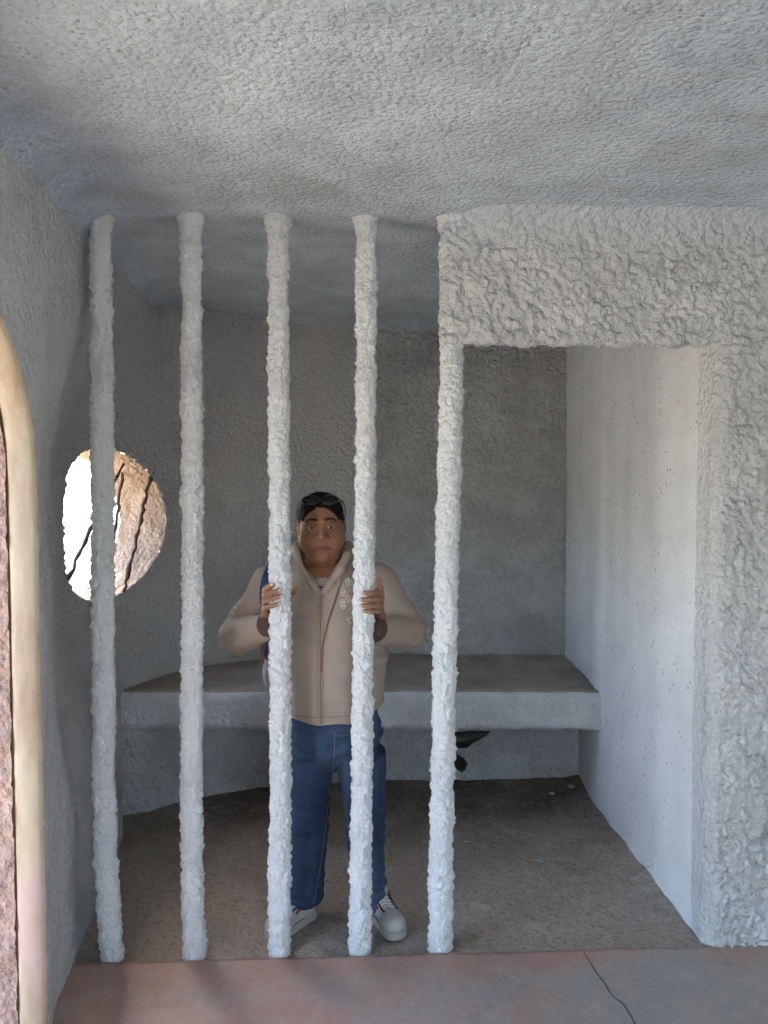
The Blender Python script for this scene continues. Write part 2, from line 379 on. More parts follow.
# skin: tint painted per vertex (lips, cheeks), fine grain in the shader
t = NT('skin', .6, .25); at = t.n('Attribute', attribute_name='tint')
t.col(t.mix(t.fac(t.noise(70, 4), .3, .7), at.outputs['Color'], t.mix(.12, at.outputs['Color'], (.30, .13, .08)))).bump(t.noise(260, 3), .15, .001)
t.b.inputs['Subsurface Weight'].default_value = .08; t.b.inputs['Subsurface Radius'].default_value = (.006, .003, .002); M['skin'] = t.m

# ------------------------------------------------------------------ the room
def FY(x): return 2.745 + .045 * x          # front face of the bar line / partition
def sweep(name, path, zs, amp, size, mat, hole=None, flip=False, disp2=None, warp=None):
    """vertical wall along a plan path; hole(y-or-s, z) -> signed distance of the opening, faces inside it dropped"""
    path, s = path
    T = np.gradient(path, axis=0); T /= np.linalg.norm(T, axis=1)[:, None]; N = np.stack([T[:, 1], -T[:, 0]], 1)
    if flip: N = -N
    nu, nv = len(path), len(zs)
    V = np.zeros((nu, nv, 3)); V[..., :2] = path[:, None, :]; V[..., 2] = zs[None, :]
    V = V.reshape(-1, 3); Nn = np.repeat(np.c_[N, np.zeros(nu)], nv, 0)
    if warp is not None: V = warp(V)
    Fq = gridfaces(nu, nv); S2 = np.c_[np.repeat(s, nv), np.tile(zs, nu)]
    fade = np.ones(len(V))
    if hole is not None:
        d = hole(S2)
        step = max(s[1] - s[0], zs[1] - zs[0]) * 1.05
        e = 1e-3; gx = (hole(S2 + [e, 0]) - d) / e; gz = (hole(S2 + [0, e]) - d) / e
        near = (d < 0) & (d > -step * 1.5)
        sh = np.where(near, -d, 0)                       # push rim vertices out onto the opening's edge
        ds = sh * gx; dz = sh * gz
        s_new = S2[:, 0] + ds; V[:, 0] = np.where(near, np.interp(s_new, s, path[:, 0]), V[:, 0]); V[:, 1] = np.where(near, np.interp(s_new, s, path[:, 1]), V[:, 1]); V[:, 2] += dz
        keep = ~((d < -step * .9)[Fq].any(1) | (d < -1e-6)[Fq].all(1))
        Fq = Fq[keep]; fade = np.clip((np.maximum(d, 0)) / .02, .25, 1)
    a = amp(V) if callable(amp) else amp
    V = V + Nn * (stucco(V, size) * a * fade)[:, None]
    if disp2 is not None: V = V + Nn * disp2(V)[:, None]
    used = np.unique(Fq); mp = np.full(len(V), -1); mp[used] = np.arange(len(used))
    return mk(name, V[used], mp[Fq].astype(np.int32), mat)

# left wall: straight beside the arch, then swelling outwards round the cell
AX = -.965
ARCH_Y0, ARCH_Y1, SPR, AR = 1.13, 2.20, 1.64, .535
cell_path = catmull([(AX, 1.9), (AX, 2.15), (-.972, 2.25), (-1.025, 2.4), (-1.135, 2.72), (-1.285, 3.12), (-1.35, 3.32), (-1.385, 3.5), (-1.365, 3.72), (-1.28, 4.05), (-1.10, 4.36), (-.85, 4.58), (-.5, 4.72), (-.1, 4.76)], 12)
lp = np.vstack([[(AX, -1.6), (AX, 0), (AX, 1.0)], cell_path])
lpath, ls = resample(lp, .0125)
ZS = np.arange(-.11, 2.62, .0125)
# oval hole: ends found on the path by depth
def s_at(yv, lo=3.0): 
    m = (lpath[:, 1] > lo); i = np.argmin(np.abs(lpath[:, 1] - yv) + (~m) * 9); return ls[i], lpath[i]
sA, pA = s_at(3.36); sB, pB = s_at(4.26)
HZ, HRZ = 1.415, .365; HS = (sA + sB) / 2; HRS = (sB - sA) / 2
def d_oval(q):
    u, v = (q[:, 0] - HS) / HRS, (q[:, 1] - HZ) / HRZ; k0 = np.sqrt(u * u + v * v) + 1e-9; k1 = np.sqrt((u / HRS) ** 2 + (v / HRZ) ** 2) + 1e-9
    return k0 * (k0 - 1) / k1
YS0 = -1.6
def d_arch(q):
    y = q[:, 0] + YS0; z = q[:, 1]; c = (ARCH_Y0 + ARCH_Y1) / 2
    return np.where(z > SPR, np.hypot(y - c, z - SPR) - AR, np.abs(y - c) - AR)
def x_top(y): return AX - .10 * np.clip(y - 2.2, 0, 9)
def draw_in(V):
    '''towards the ceiling the swelling wall draws back in'''
    z0 = 1.62 + .2 * np.clip((V[:, 1] - 3.0) / .4, 0, 1); k = np.clip((V[:, 2] - z0) / .65, 0, 1); k = k * k * (3 - 2 * k); V = V.copy()
    k2 = np.clip((1.0 - V[:, 2]) / .6, 0, 1); k2 = k2 * k2 * (3 - 2 * k2) * np.clip((4.0 - V[:, 1]) / .3, 0, 1) * (V[:, 1] > 2.2)
    V[:, 0] = V[:, 0] * (1 - k2) + np.maximum(V[:, 0], np.minimum(-1.075 - .15 * (V[:, 1] - 2.66), AX)) * k2
    V[:, 0] = np.where(V[:, 1] > 2.2, V[:, 0] * (1 - k) + np.maximum(V[:, 0], x_top(V[:, 1])) * k, V[:, 0]); return V
def crumbs(V):
    chd = (pB - pA) / np.linalg.norm(pB - pA); u = ((V[:, :2] - (pA + pB) / 2) @ chd) / (np.linalg.norm(pB - pA) / 2); v = (V[:, 2] - HZ) / HRZ
    d = (np.sqrt(u * u + v * v) - 1) * .4; m = (np.abs(d) < .15) & (V[:, 1] > 3.0); r = np.zeros(len(V)); r[m] = .022 * np.clip(knobs(V[m], .03, 19) + .3, 0, 2) * np.exp(-(d[m] / .07) ** 2); return r
def lamp_(V): return np.where(V[:, 1] < 2.5, .006, .0075)
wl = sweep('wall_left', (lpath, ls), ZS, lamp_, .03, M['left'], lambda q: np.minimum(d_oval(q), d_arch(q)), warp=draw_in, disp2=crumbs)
struct(wl, 'grey white stucco wall with the arched doorway and the oval window')
bp, bs = resample(np.array([(-.16, 4.757), (.3, 4.765), (1.2, 4.76)]), .008)
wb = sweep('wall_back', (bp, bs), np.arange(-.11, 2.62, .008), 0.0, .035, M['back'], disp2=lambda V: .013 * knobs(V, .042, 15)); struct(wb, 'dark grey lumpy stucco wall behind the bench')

# right wall of the cell, smooth plaster with soft vertical swells
rp, rs = resample(np.array([(1.185, 2.85), (1.165, 2.92), (1.147, 3.02), (1.132, 3.15), (1.11, 3.4), (1.07, 3.95), (1.085, 4.82)]), .0125)
def ramp01(v, a, b): return np.clip((v - a) / (b - a), 0, 1)
wr = sweep('wall_right', (rp, rs), ZS, lambda V: .0012 + .007 * ramp01(V[:, 1], 4.2, 4.7), .03, M['inner'], flip=True,
           disp2=lambda V: .010 * perlin(np.c_[V[:, 1] * 5, V[:, 1] * 0, V[:, 2] * .5], 5))
struct(wr, 'pale smooth plaster wall at the right inside the cell')

# partition: lintel over the doorway and the rough right jamb
vol = Vol((.17, 2.44, -.11), (1.95, 3.02, 2.60), .0068)
def part_fn(x, y, z):
    yf = y - .045 * (x - 1.0)
    def bx(lo, hi, r):
        f, _, _ = rbox(lo, hi, r); return f(x, yf, z)
    lintel = bx((.195, 2.79, 2.105), (2.2, 2.885, 2.9), .022)
    jamb = bx((1.155, 2.79, -.3), (2.2, 3.3, 2.9), .055)
    wall_ = np.minimum(lintel, jamb); sheet = 2.560 - z; kk = .17 * np.clip((x - .22) / .15, .1, 1)
    hh = np.clip(.5 + .5 * (wall_ - sheet) / kk, 0, 1); un = wall_ * (1 - hh) + sheet * hh - kk * hh * (1 - hh)
    return np.where(yf < 2.86, un, wall_).astype(np.float32)
vol.F[:] = part_fn(*vol.pts((slice(None),) * 3))
def part_noise(p):
    amp = np.where(p[:, 2] < 2.1, np.clip((p[:, 0] - 1.145) / .05, .3, 1), 1.) * np.where((p[:, 1] > 2.87) & (p[:, 0] > 1.0), np.clip(1 - (p[:, 1] - 2.85) / .05, .12, 1), 1)
    rag = .010 * np.abs(perlin(p * np.array([22, 3, 3]), 31)) * (p[:, 2] < 2.14) * (p[:, 0] < 1.1)
    amp = amp * np.clip((2.56 - p[:, 2]) / .16, .28, 1)
    return -knobs(p, .031) * .021 * amp + .003 - rag
vol.noise(part_noise)
V, Q = vol.mesh(); struct(mk('wall_partition', V, Q, M['stucco']), 'white rough stucco wall around the doorway opening')

# ceiling: one plastered sheet with coved edges
def ceil_z(x, y):
    z = 2.545 + 0 * x
    dl = np.abs(x - x_top(y))
    r = .20; cv = lambda d: np.where(d < r, (r - np.sqrt(np.maximum(r * r - (r - np.clip(d, 0, r)) ** 2, 0))), 0)
    z = z - .8 * np.where(x < x_top(y) - .03, .2, cv(np.maximum(x - x_top(y) + .03, 0))) * np.clip((4.3 - y) / .3, 0, 1) - .3 * cv(np.maximum(4.76 - y, 0))
    dp = FY(x) - y; r2 = ramp01(x, .15, .32)
    z = z - .016 * (1 - r2) * np.exp(-((y - 2.74) / .11) ** 2)
    z = z + .015 * ramp01(y, 2.8, 3.2)
    return z
gx = np.arange(-1.5, 2.35, .0125); gy = np.arange(.9, 4.9, .0125)
X, Y = np.meshgrid(gx, gy, indexing='ij'); V = np.stack([X, Y, ceil_z(X, Y)], -1).reshape(-1, 3)
V[:, 2] += -stucco(V, .03, 3) * .0045 + .003 * perlin(V * 3, 8)
struct(mk('ceiling', V, gridfaces(len(gx), len(gy))[:, ::-1], M['ceil']), 'pale blue grey stucco ceiling')
mk_box = lambda lo, hi: (np.array([(x, y, z) for x in (lo[0], hi[0]) for y in (lo[1], hi[1]) for z in (lo[2], hi[2])]), [(0, 1, 3, 2), (4, 6, 7, 5), (0, 4, 5, 1), (2, 3, 7, 6), (0, 2, 6, 4), (1, 5, 7, 3)])
V, Fc = mk_box((-1.9, -1.8, 2.60), (2.5, 5.2, 2.8)); struct(mk('ceiling_slab', V, Fc, M['ceil'], smooth=False))
V, Fc = mk_box((-1.3, -1.7, 2.545), (2.4, .92, 2.61)); struct(mk('ceiling_rear', V, Fc, M['ceil'], smooth=False))
# front room beyond the frame: side wall and a rear wall with a wide opening
V, Fc = mk_box((2.25, -1.7, -.1), (2.45, 3.2, 2.62)); struct(mk('wall_side', V, Fc, M['stucco'], smooth=False))
V, Fc = join([mk_box((-1.15, -1.8, -.1), (.1, -1.6, 2.62)), mk_box((1.3, -1.8, -.1), (2.3, -1.6, 2.62)), mk_box((.1, -1.8, 2.15), (1.3, -1.6, 2.62))])
struct(mk('wall_rear', V, Fc, M['stucco'], smooth=False))

# floors
FL = -.047
def slab_edge(x): return 2.70 + .045 * (x + 1.08)
gx = np.arange(-1.3, 2.3, .02); vv = np.linspace(0, 1, 160)
X = np.repeat(gx[:, None], len(vv), 1); Y = -1.6 + (slab_edge(X) + 1.6) * vv[None, :] ** .6
wob = .006 * perlin(np.c_[X[:, -1] * 14, 0 * gx, 0 * gx], 4); Y[:, -1] += wob; Y[:, -2] += wob
Z = .003 * perlin(np.c_[X.ravel() * 3, Y.ravel() * 3, 0 * X.ravel()], 2).reshape(X.shape) + .004 + FL
lip = np.stack([X[:, -1], Y[:, -1] + .006, Z[:, -1] - .008], -1)[:, None]; low = np.stack([X[:, -1], Y[:, -1] + .01, Z[:, -1] - .12], -1)[:, None]
V = np.concatenate([np.stack([X, Y, Z], -1), lip, low], 1)
fs = mk('floor_slab', V.reshape(-1, 3), gridfaces(len(gx), len(vv) + 2), M['slab']); struct(fs, 'worn red and grey cement slab in front of the bars')
ck = catmull([P(583, 952, 2.75)[:2], P(592, 965, 2.7)[:2], P(600, 985, 2.6)[:2], P(622, 1008, 2.5)[:2], P(634, 1030, 2.4)[:2]], 8)
def on_slab(px, py):
    a = P(px, py, 1.0); d = a - np.array([0, 0, CAMZ]); k = (CAMZ - FL - .006) / -d[2]; return np.array([0, 0, CAMZ]) + d * k
ck = catmull([on_slab(*q) for q in ((584, 953), (590, 962), (596, 972), (604, 982), (612, 995), (624, 1005), (634, 1022), (640, 1040))], 6)
ck[:, 2] = FL + .0055
t = NT('dark_crack', .9, .1); t.col((.10, .085, .075)); cr = tube('crack', ck, .0022, t.m, fs, 4)  # dark line of the crack in the slab
gx = np.arange(-1.45, 1.2, .013); gy = np.arange(2.66, 4.5, .013); X, Y = np.meshgrid(gx, gy, indexing='ij')
Z = FL - .008 + 0 * X; p3 = np.c_[X.ravel(), Y.ravel(), 0 * X.ravel()]
Z = Z + (.010 * perlin(p3 * 4, 21) + .007 * perlin(p3 * 14, 22) + .004 * np.abs(perlin(p3 * 40, 23))).reshape(X.shape)
Z = Z + .05 * np.exp(-((1.12 - X) / .07)) * ramp01(Y, 3.0, 3.6) + .02 * ramp01(Y, 3.9, 4.3)
gxd, gyd, Zd = gx, gy, Z
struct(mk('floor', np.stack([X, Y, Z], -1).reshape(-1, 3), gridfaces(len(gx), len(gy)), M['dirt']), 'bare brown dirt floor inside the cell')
V, Fc = mk_box((-60, -60, -.45), (60, 60, -.15)); struct(mk('ground', V, Fc, M['earth'], smooth=False))

# arch: outer pink stucco reveal, tan rim towards the room, dark groove between
def arch_curve(n=70):
    c = (ARCH_Y0 + ARCH_Y1) / 2; a = np.linspace(0, math.pi, n)
    top = np.c_[c + AR * np.cos(a), SPR + AR * np.sin(a)]
    z = np.linspace(-.12, SPR, 120, endpoint=False)
    return np.vstack([np.c_[np.full(120, c + AR), z], top, np.c_[np.full(120, c - AR), z[::-1]]])
ac = arch_curve(); cc = np.array([(ARCH_Y0 + ARCH_Y1) / 2, SPR])
inn = np.where((ac[:, 1] > SPR)[:, None], (cc - ac), np.c_[cc[0] - ac[:, 0], 0 * ac[:, 0]]); inn /= np.linalg.norm(inn, axis=1)[:, None]
def reveal(name, x0, x1, nx, off, amp, size, mat, parent):
    xs = np.linspace(x0, x1, nx); V = np.zeros((len(ac), nx, 3)); o = off(np.linspace(0, 1, nx)) if callable(off) else np.full(nx, off)
    V[..., 0] = xs; V[..., 1] = ac[:, None, 0] + inn[:, None, 0] * o; V[..., 2] = ac[:, None, 1] + inn[:, None, 1] * o
    V = V.reshape(-1, 3); Nn = np.repeat(np.c_[0 * inn[:, 0], inn], nx, 0); V += Nn * (stucco(V, size) * amp)[:, None]
    return mk(name, V, gridfaces(len(ac), nx), mat, parent)
door = struct(empty('door_1', (AX - .1, (ARCH_Y0 + ARCH_Y1) / 2, 0)), 'arched doorway with tan rim and pink stucco reveal')
reveal('rim', AX + .012, AX - .068, 12, lambda u: .012 * np.sin(np.pi * np.clip(u, 0, 1)) ** .5, .002, .05, M['rim'], door)
reveal('groove', AX - .062, AX - .12, 5, -.004, .001, .05, M['groove'], door)
reveal('reveal', AX - .072, AX - .33, 24, .006, .016, .03, M['pink'], door)
# oval window: reveal and rods
win = struct(empty('window_1', ((pA[0] + pB[0]) / 2, (pA[1] + pB[1]) / 2, HZ)), 'oval hole through the wall with thin rusty rods')
ch = (pB - pA) / np.linalg.norm(pB - pA); on = np.array([-ch[1], ch[0]])
na, nt_ = 120, 26; aa = np.linspace(0, 2 * math.pi, na, endpoint=False); V = np.zeros((na, nt_, 3))
for i, a in enumerate(aa):
    sv = HS + HRS * math.cos(a); pxy = np.array([np.interp(sv, ls, lpath[:, 0]), np.interp(sv, ls, lpath[:, 1])])
    for j, tt in enumerate(np.linspace(-.012, .26, nt_)):
        q = pxy + on * tt; V[i, j] = (q[0], q[1], HZ + HRZ * math.sin(a) * (1 + .0 * tt))
V = V.reshape(-1, 3); ci = np.array([*((pA + pB) / 2), HZ]); rad = V - ci; rad -= np.outer(rad @ np.r_[on, 0], np.r_[on, 0]); rad /= np.linalg.norm(rad, axis=1)[:, None]
V += -rad * (stucco(V, .03, 6) * .014)[:, None]; mk('reveal', V, gridfaces(na, nt_, True), M['tan_hole'], win)
def on_plane(px, py, off):
    o = np.array([0, 0, CAMZ]); d = P(px, py, 1.0) - o; p0 = np.r_[(pA + pB) / 2 + on * off, 0]; n3 = np.r_[on, 0]
    return o + d * ((p0 - o) @ n3) / (d @ n3)
for a, b, off, r in (((131, 446), (62, 590), .13, .009), ((128, 440), (108, 575), .17, .009), ((152, 470), (124, 592), .03, .009)):
    A, B = on_plane(*a, off), on_plane(*b, off); pth = A + (B - A) * np.linspace(0, 1, 24)[:, None]
    pth += .004 * rng.normal(size=pth.shape); tube('rod', pth, r * (1 + .25 * rng.normal(size=24)), M['rod'], win, 8)

# ------------------------------------------------------------------ bench
bench = tag(empty('bench', (0, 4.3, 0)), 'long grey plastered masonry bench along the back wall of the cell', 'bench')
bx_ = np.arange(-1.55, 1.16, .0125)
prof = [(4.82, .575)] + [(y, .575 + .004 * math.sin(y * 9)) for y in np.linspace(4.74, 4.0, 40)] + [(3.93 + .05 * (1 - math.sin(a)), .575 - .04 * (1 - math.cos(a))) for a in np.linspace(.1, math.pi / 2, 6)] + [(3.93, z) for z in np.linspace(.525, .405, 10)] + [(3.945, .385), (3.97, .372)] + [(y, .37) for y in np.linspace(4.0, 4.5, 12)]
prof = np.array(prof); V = np.zeros((len(bx_), len(prof), 3)); V[..., 0] = bx_[:, None]; V[..., 1] = prof[None, :, 0]; V[..., 2] = prof[None, :, 1]
V = V.reshape(-1, 3); Fq = gridfaces(len(bx_), len(prof)); Nn = normals_of(V, Fq)
if Nn[20, 2] < 0: Nn = -Nn
top = (Nn[:, 2] > .7); V = V + Nn * (stucco(V, .03, 9) * np.where(top, .004, .009))[:, None] + np.array([0, 0, 1]) * (.008 * perlin(np.c_[V[:, 0] * 4, 0 * V[:, 0], 0 * V[:, 0]], 3))[:, None]
V[:, 2] += -.006 * np.abs(perlin(V * np.array([25, 3, 3]), 14)) * (V[:, 2] < .42)
wx_ = np.interp(V[:, 1], lpath[lpath[:, 1] > 3.4][:, 1], lpath[lpath[:, 1] > 3.4][:, 0]); V[:, 0] = np.clip(V[:, 0], wx_ - .02, np.interp(V[:, 1], rp[:, 1], rp[:, 0]) + .012); V[:, 1] = np.minimum(V[:, 1], 4.77)
so = mk('seat_slab', V, Fq, M['bench'], bench); so.data.materials.append(M['bench_top'])
so.data.polygons.foreach_set('material_index', top[Fq].all(1).astype(np.int32))
bpth, bss = resample(catmull([(-1.36, 3.92), (-1.22, 3.97), (-1.03, 4.09), (-.8, 4.2), (-.4, 4.29), (.1, 4.34), (.6, 4.36), (1.085, 4.37)], 10), .0125)
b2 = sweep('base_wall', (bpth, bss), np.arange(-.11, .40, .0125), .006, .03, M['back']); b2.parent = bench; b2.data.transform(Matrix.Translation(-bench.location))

# ------------------------------------------------------------------ the five stucco bars
bar_px = [  # centre x at rows, radius scale
    ((100, 102, 103, 104, 106, 113), (195, 400, 600, 780, 870, 962), 1.0, 'leftmost rough stucco bar, in shade beside the oval window'),
    ((191, 192, 192.5, 191.5, 192, 195), (205, 400, 600, 780, 870, 962), .98, 'second stucco bar from the left, between the oval window and the person'),
    ((278, 279, 280, 281, 279.5, 279), (205, 400, 600, 780, 870, 962), 1.0, 'white stucco bar gripped by the hand beside the navy strap'),
    ((366, 366, 363.5, 362, 361, 359.5), (210, 400, 600, 780, 870, 962), .97, 'white stucco bar gripped by the hand over the white jacket print'),
    ((451, 452, 446, 442.5, 441, 440), (205, 370, 600, 780, 870, 962), 1.1, 'thickest white stucco bar, forming the left post of the doorway')]
bars = []
for xs, ys, rs_, lab in bar_px:
    keyp = []
    for px, py in zip(xs, ys):
        yb = 2.80
        for _ in range(3): q = P(px, py, yb); yb = FY(q[0]) + .048
        keyp.append(P(px, py, yb))
    keyp = np.array(keyp); zs = np.arange(-.085, 2.60, .0032)
    o = np.argsort(keyp[:, 2]); cx = np.interp(zs, keyp[o, 2], keyp[o, 0]); cy = np.interp(zs, keyp[o, 2], keyp[o, 1])
    k = np.ones(41) / 41; cx = np.convolve(np.pad(cx, 20, 'edge'), k, 'valid'); cy = np.convolve(np.pad(cy, 20, 'edge'), k, 'valid')
    n = 92; a = np.linspace(0, 2 * math.pi, n, endpoint=False); r0 = np.interp(zs, [0, .5, 1.6, 2.3, 2.47, 2.53], [.0385, .037, .036, .034, .034, .048]) * rs_
    lump = .0025 * perlin(np.c_[zs * 9, 0 * zs + len(bars) * 5, 0 * zs], 17)
    D = np.stack([np.cos(a)[:, None] + 0 * zs, np.sin(a)[:, None] + 0 * zs, 0 * a[:, None] + 0 * zs], -1)
    V = np.stack([cx + 0 * a[:, None], cy + 0 * a[:, None], zs + 0 * a[:, None]], -1) + D * (r0 + lump)[None, :, None]
    V = V.reshape(-1, 3); D = D.reshape(-1, 3)
    V = V + D * (knobs(V + len(bars) * 3.3, .027, 40) * .0115 + .0035 * perlin(V * 140, 41))[:, None]
    b = mk('cell_bar', V, gridfaces(n, len(zs), True), M['bar']); bars.append((b, cx, cy, zs, r0))
    b.data.transform(Matrix.Translation((-cx[0], -cy[0], 0))); b.location = (cx[0], cy[0], 0)
    tag(b, lab, 'bar', 'stucco cell bars')
def bar_at(i, z): _, cx, cy, zs, r0 = bars[i]; return np.interp(z, zs, cx), np.interp(z, zs, cy), np.interp(z, zs, r0)

#PERSON#
# ------------------------------------------------------------------ the person behind the bars
person = tag(empty('person', (-.215, 3.0, FL)), 'person in a tan zip hoodie and blue jeans gripping two of the bars', 'person')
R3 = np.array(Matrix.Rotation(math.radians(4), 3, 'Z') @ Matrix.Rotation(math.radians(-2.0), 3, 'Y'))
HD = P(321.5, 526.5, 2.955)
def hl(x, y, z): return HD + R3 @ np.array([x, y, z], float)
def zpx(py, d): return P(320, py, d)[2]
body = Vol((-.68, 2.655, .66), (.24, 3.22, 1.64), .0031)
def el(c, r, k, v=None): (v or body).add(*ellipsoid(hl(*c), r, R3), k)
el((0, .014, .030), (.079, .097, .088), 0)
el((0, -.014, -.030), (.081, .075, .092), .02)
for sx_ in (-1, 1):
    el((sx_ * .045, -.036, -.047), (.039, .042, .040), .02)
    el((sx_ * .022, -.078, .026), (.026, .012, .009), .012)            # brow ridge
    el((sx_ * .083, .012, -.006), (.009, .020, .031), .006)            # ear
el((0, -.026, -.085), (.060, .058, .040), .02)
el((0, -.076, -.106), (.025, .017, .018), .016)                        # chin
el((0, -.012, -.116), (.060, .055, .032), .02)                         # soft underside of the chin
body.add(*capsule(hl(0, .022, -.08), hl(0, .055, -.20), .060, .072), .02)
for sx_ in (-1, 1):
    body.cut(*ellipsoid(hl(sx_ * .034, -.098, .001), (.024, .022, .0155), R3), .012)
body.add(*capsule(hl(0, -.082, .004), hl(0, -.1035, -.030), .007, .0125), .016)   # nose
for sx_ in (-1, 1):
    body.add(*ellipsoid(hl(sx_ * .0160, -.0925, -.034), (.0110, .011, .009), R3), .006)
    body.cut(*ellipsoid(hl(sx_ * .008, -.102, -.0425), (.0045, .005, .004), R3), .002)
    for zc, zm, r in ((.0, .0119, .0035), (-.002, -.0107, .0033)):     # eyelids
        pts = [hl(sx_ * .016, -.0815, zc - .001), hl(sx_ * .026, -.0865, zm * .85), hl(sx_ * .036, -.087, zm), hl(sx_ * .046, -.083, zm * .7), hl(sx_ * .054, -.076, zc - .002)]
        for a, b in zip(pts[:-1], pts[1:]): body.add(*capsule(a, b, r), .004)
LIPS = []
for zc, drop, r, yo in ((-.0685, .0085, .0038, -.0925), (-.0755, .0065, .0042, -.0915)):   # pressed lips, corners down
    pts = [hl(xx, yo + .012 * (xx / .028) ** 2, zc - drop * (xx / .028) ** 2) for xx in (-.028, -.016, 0, .016, .028)]
    for i, (a, b) in enumerate(zip(pts[:-1], pts[1:])): body.add(*capsule(a, b, r * (.75 if i in (0, 3) else 1)), .004)
    LIPS += [pts]
body.cut(*capsule(hl(-.024, -.096, -.0755), hl(0, -.102, -.0722), .0024), .003); body.cut(*capsule(hl(.024, -.096, -.0765), hl(0, -.102, -.0722), .0024), .003)
body.cut(*ellipsoid(hl(0, -.107, -.090), (.022, .012, .005), R3), .006)          # crease over the chin

TX, TY = -.216, 3.02
torso = [(.70, .19, .145), (.76, .205, .155), (.85, .222, .168), (.97, .226, .168), (1.08, .222, .156), (1.17, .214, .142), (1.25, .198, .125), (1.30, .165, .108), (1.335, .11, .09), (1.365, .072, .075)]
body.add(*loft([(z, TX, TY, a - .03, b - .03) for z, a, b in torso[:-2]] + [(1.34, TX, TY, .07, .06)]), .03)
ARM = {-1: (P(273, 586, 3.05), P(237, 636, 3.03), P(266, 627, 2.855)), 1: (P(378, 586, 3.05), P(409, 632, 3.03), P(379, 631, 2.855))}
zf = lambda py: zpx(py, 2.745)
HAND = {-1: dict(bar=2, f=[(584, 592, 66), (589.5, 598, 94), (595.5, 604.5, 100), (603, 611, 93)], thumb=[(.050, .045, 617), (.012, .064, 604), (-.038, .046, 595), (-.0545, .012, 590)]),
        1: dict(bar=3, f=[(593, 594, 86), (599.5, 600.5, 96), (605.5, 607, 94), (611, 613, 86)], thumb=[(.054, .05, 615), (.061, .028, 600), (.058, .008, 590), (.053, -.004, 581.5)])}
nails = []
for sg, hd in HAND.items():
    S_, E_, W_ = ARM[sg]
    body.add(*capsule(S_, E_, .055, .048), .03); body.add(*capsule(E_, W_, .045, .031), .02)
    bx0, by0, br0 = bar_at(hd['bar'], zf(602)); CR = br0 + .0035
    wr_ = np.array([bx0 + sg * .055, by0 + .062, zf(622)]); body.add(*capsule(W_, wr_, .029, .025, (1, 1, 1)), .012)
    def rp_(phi, rr, z): q = math.radians(phi); return np.array([bx0 + sg * rr * math.cos(q), by0 - rr * math.sin(q), z])
    for j, (yt, yk, ph) in enumerate(hd['f']):
        zt, zk = zf(yt), zf(yk); L = lambda t_: zk + (zt - zk) * t_
        fr = (.0092, .0096, .0092, .0084)[j]
        pts = [rp_(-12, CR + fr + .004, zk), rp_(26, CR + fr + .003, L(.35)), rp_(26 + (ph - 26) * .55, CR + fr, L(.7)), rp_(ph, CR + fr - .001, zt)]
        rr = [fr * 1.12, fr * 1.05, fr, fr * .82]
        for i in range(3): body.add(*capsule(pts[i], pts[i + 1], rr[i], rr[i + 1]), .003)
        body.add(*capsule(pts[0], wr_ + np.array([0, -.005, (1.5 - j) * .006]), fr * 1.15, .016), .010)   # palm rays
        nd = rp_(ph, 1, 0) - np.array([bx0, by0, 0]); nails.append((pts[3] + nd * fr * .66 + (pts[3] - pts[2]) * .12, nd, pts[3] - pts[2], fr))
    tp = [np.array([bx0 + sg * a, by0 + b, zf(c_)]) for a, b, c_ in hd['thumb']]
    for i, (ra, rb) in enumerate(((.0145, .0125), (.0125, .011), (.011, .009))): body.add(*capsule(tp[i], tp[i + 1], ra, rb), .006)
    body.add(*capsule(tp[0], wr_, .0145, .018), .010)
V, Q = body.mesh(); bo = mk('body', V, Q, M['skin'], person)
tint = np.tile(np.array([.235, .107, .060, 1.], np.float32), (len(V), 1))
Lc = (V - HD) @ R3
head = V[:, 2] > HD[2] - .17
lipd = np.full(len(V), 9.)
for pts in LIPS:
    for a, b in zip(pts[:-1], pts[1:]):
        ab = b - a; tt = np.clip((V - a) @ ab / (ab @ ab), 0, 1); lipd = np.minimum(lipd, np.linalg.norm(V - a - tt[:, None] * ab, axis=1))
k = np.clip(1 - (lipd - .0042) / .003, 0, 1)[:, None] * .75; tint[:, :3] = tint[:, :3] * (1 - k) + np.array([.17, .075, .062]) * k
mld = np.full(len(V), 9.)
for a, b in ((hl(-.026, -.085, -.0785), hl(0, -.096, -.0722)), (hl(0, -.096, -.0722), hl(.026, -.085, -.0785))):
    ab = b - a; tt = np.clip((V - a) @ ab / (ab @ ab), 0, 1); mld = np.minimum(mld, np.abs((V - a - tt[:, None] * ab)[:, 2]) + 4 * np.maximum(np.linalg.norm(V - a - tt[:, None] * ab, axis=1) - .012, 0))
k = np.clip(1 - (mld - .0012) / .002, 0, 1)[:, None] * .85 * (V[:, 1] < HD[1] - .06)[:, None]; tint[:, :3] = tint[:, :3] * (1 - k) + np.array([.06, .026, .022]) * k
hk = ((V[:, 1] < 2.80) & (V[:, 2] < HD[2] - .1)).astype(float)[:, None] * .45; tint[:, :3] = tint[:, :3] * (1 - hk) + np.array([.40, .225, .155]) * hk
at_ = bo.data.attributes.new('tint', 'FLOAT_COLOR', 'POINT'); at_.data.foreach_set('color', tint.astype(np.float32).ravel())

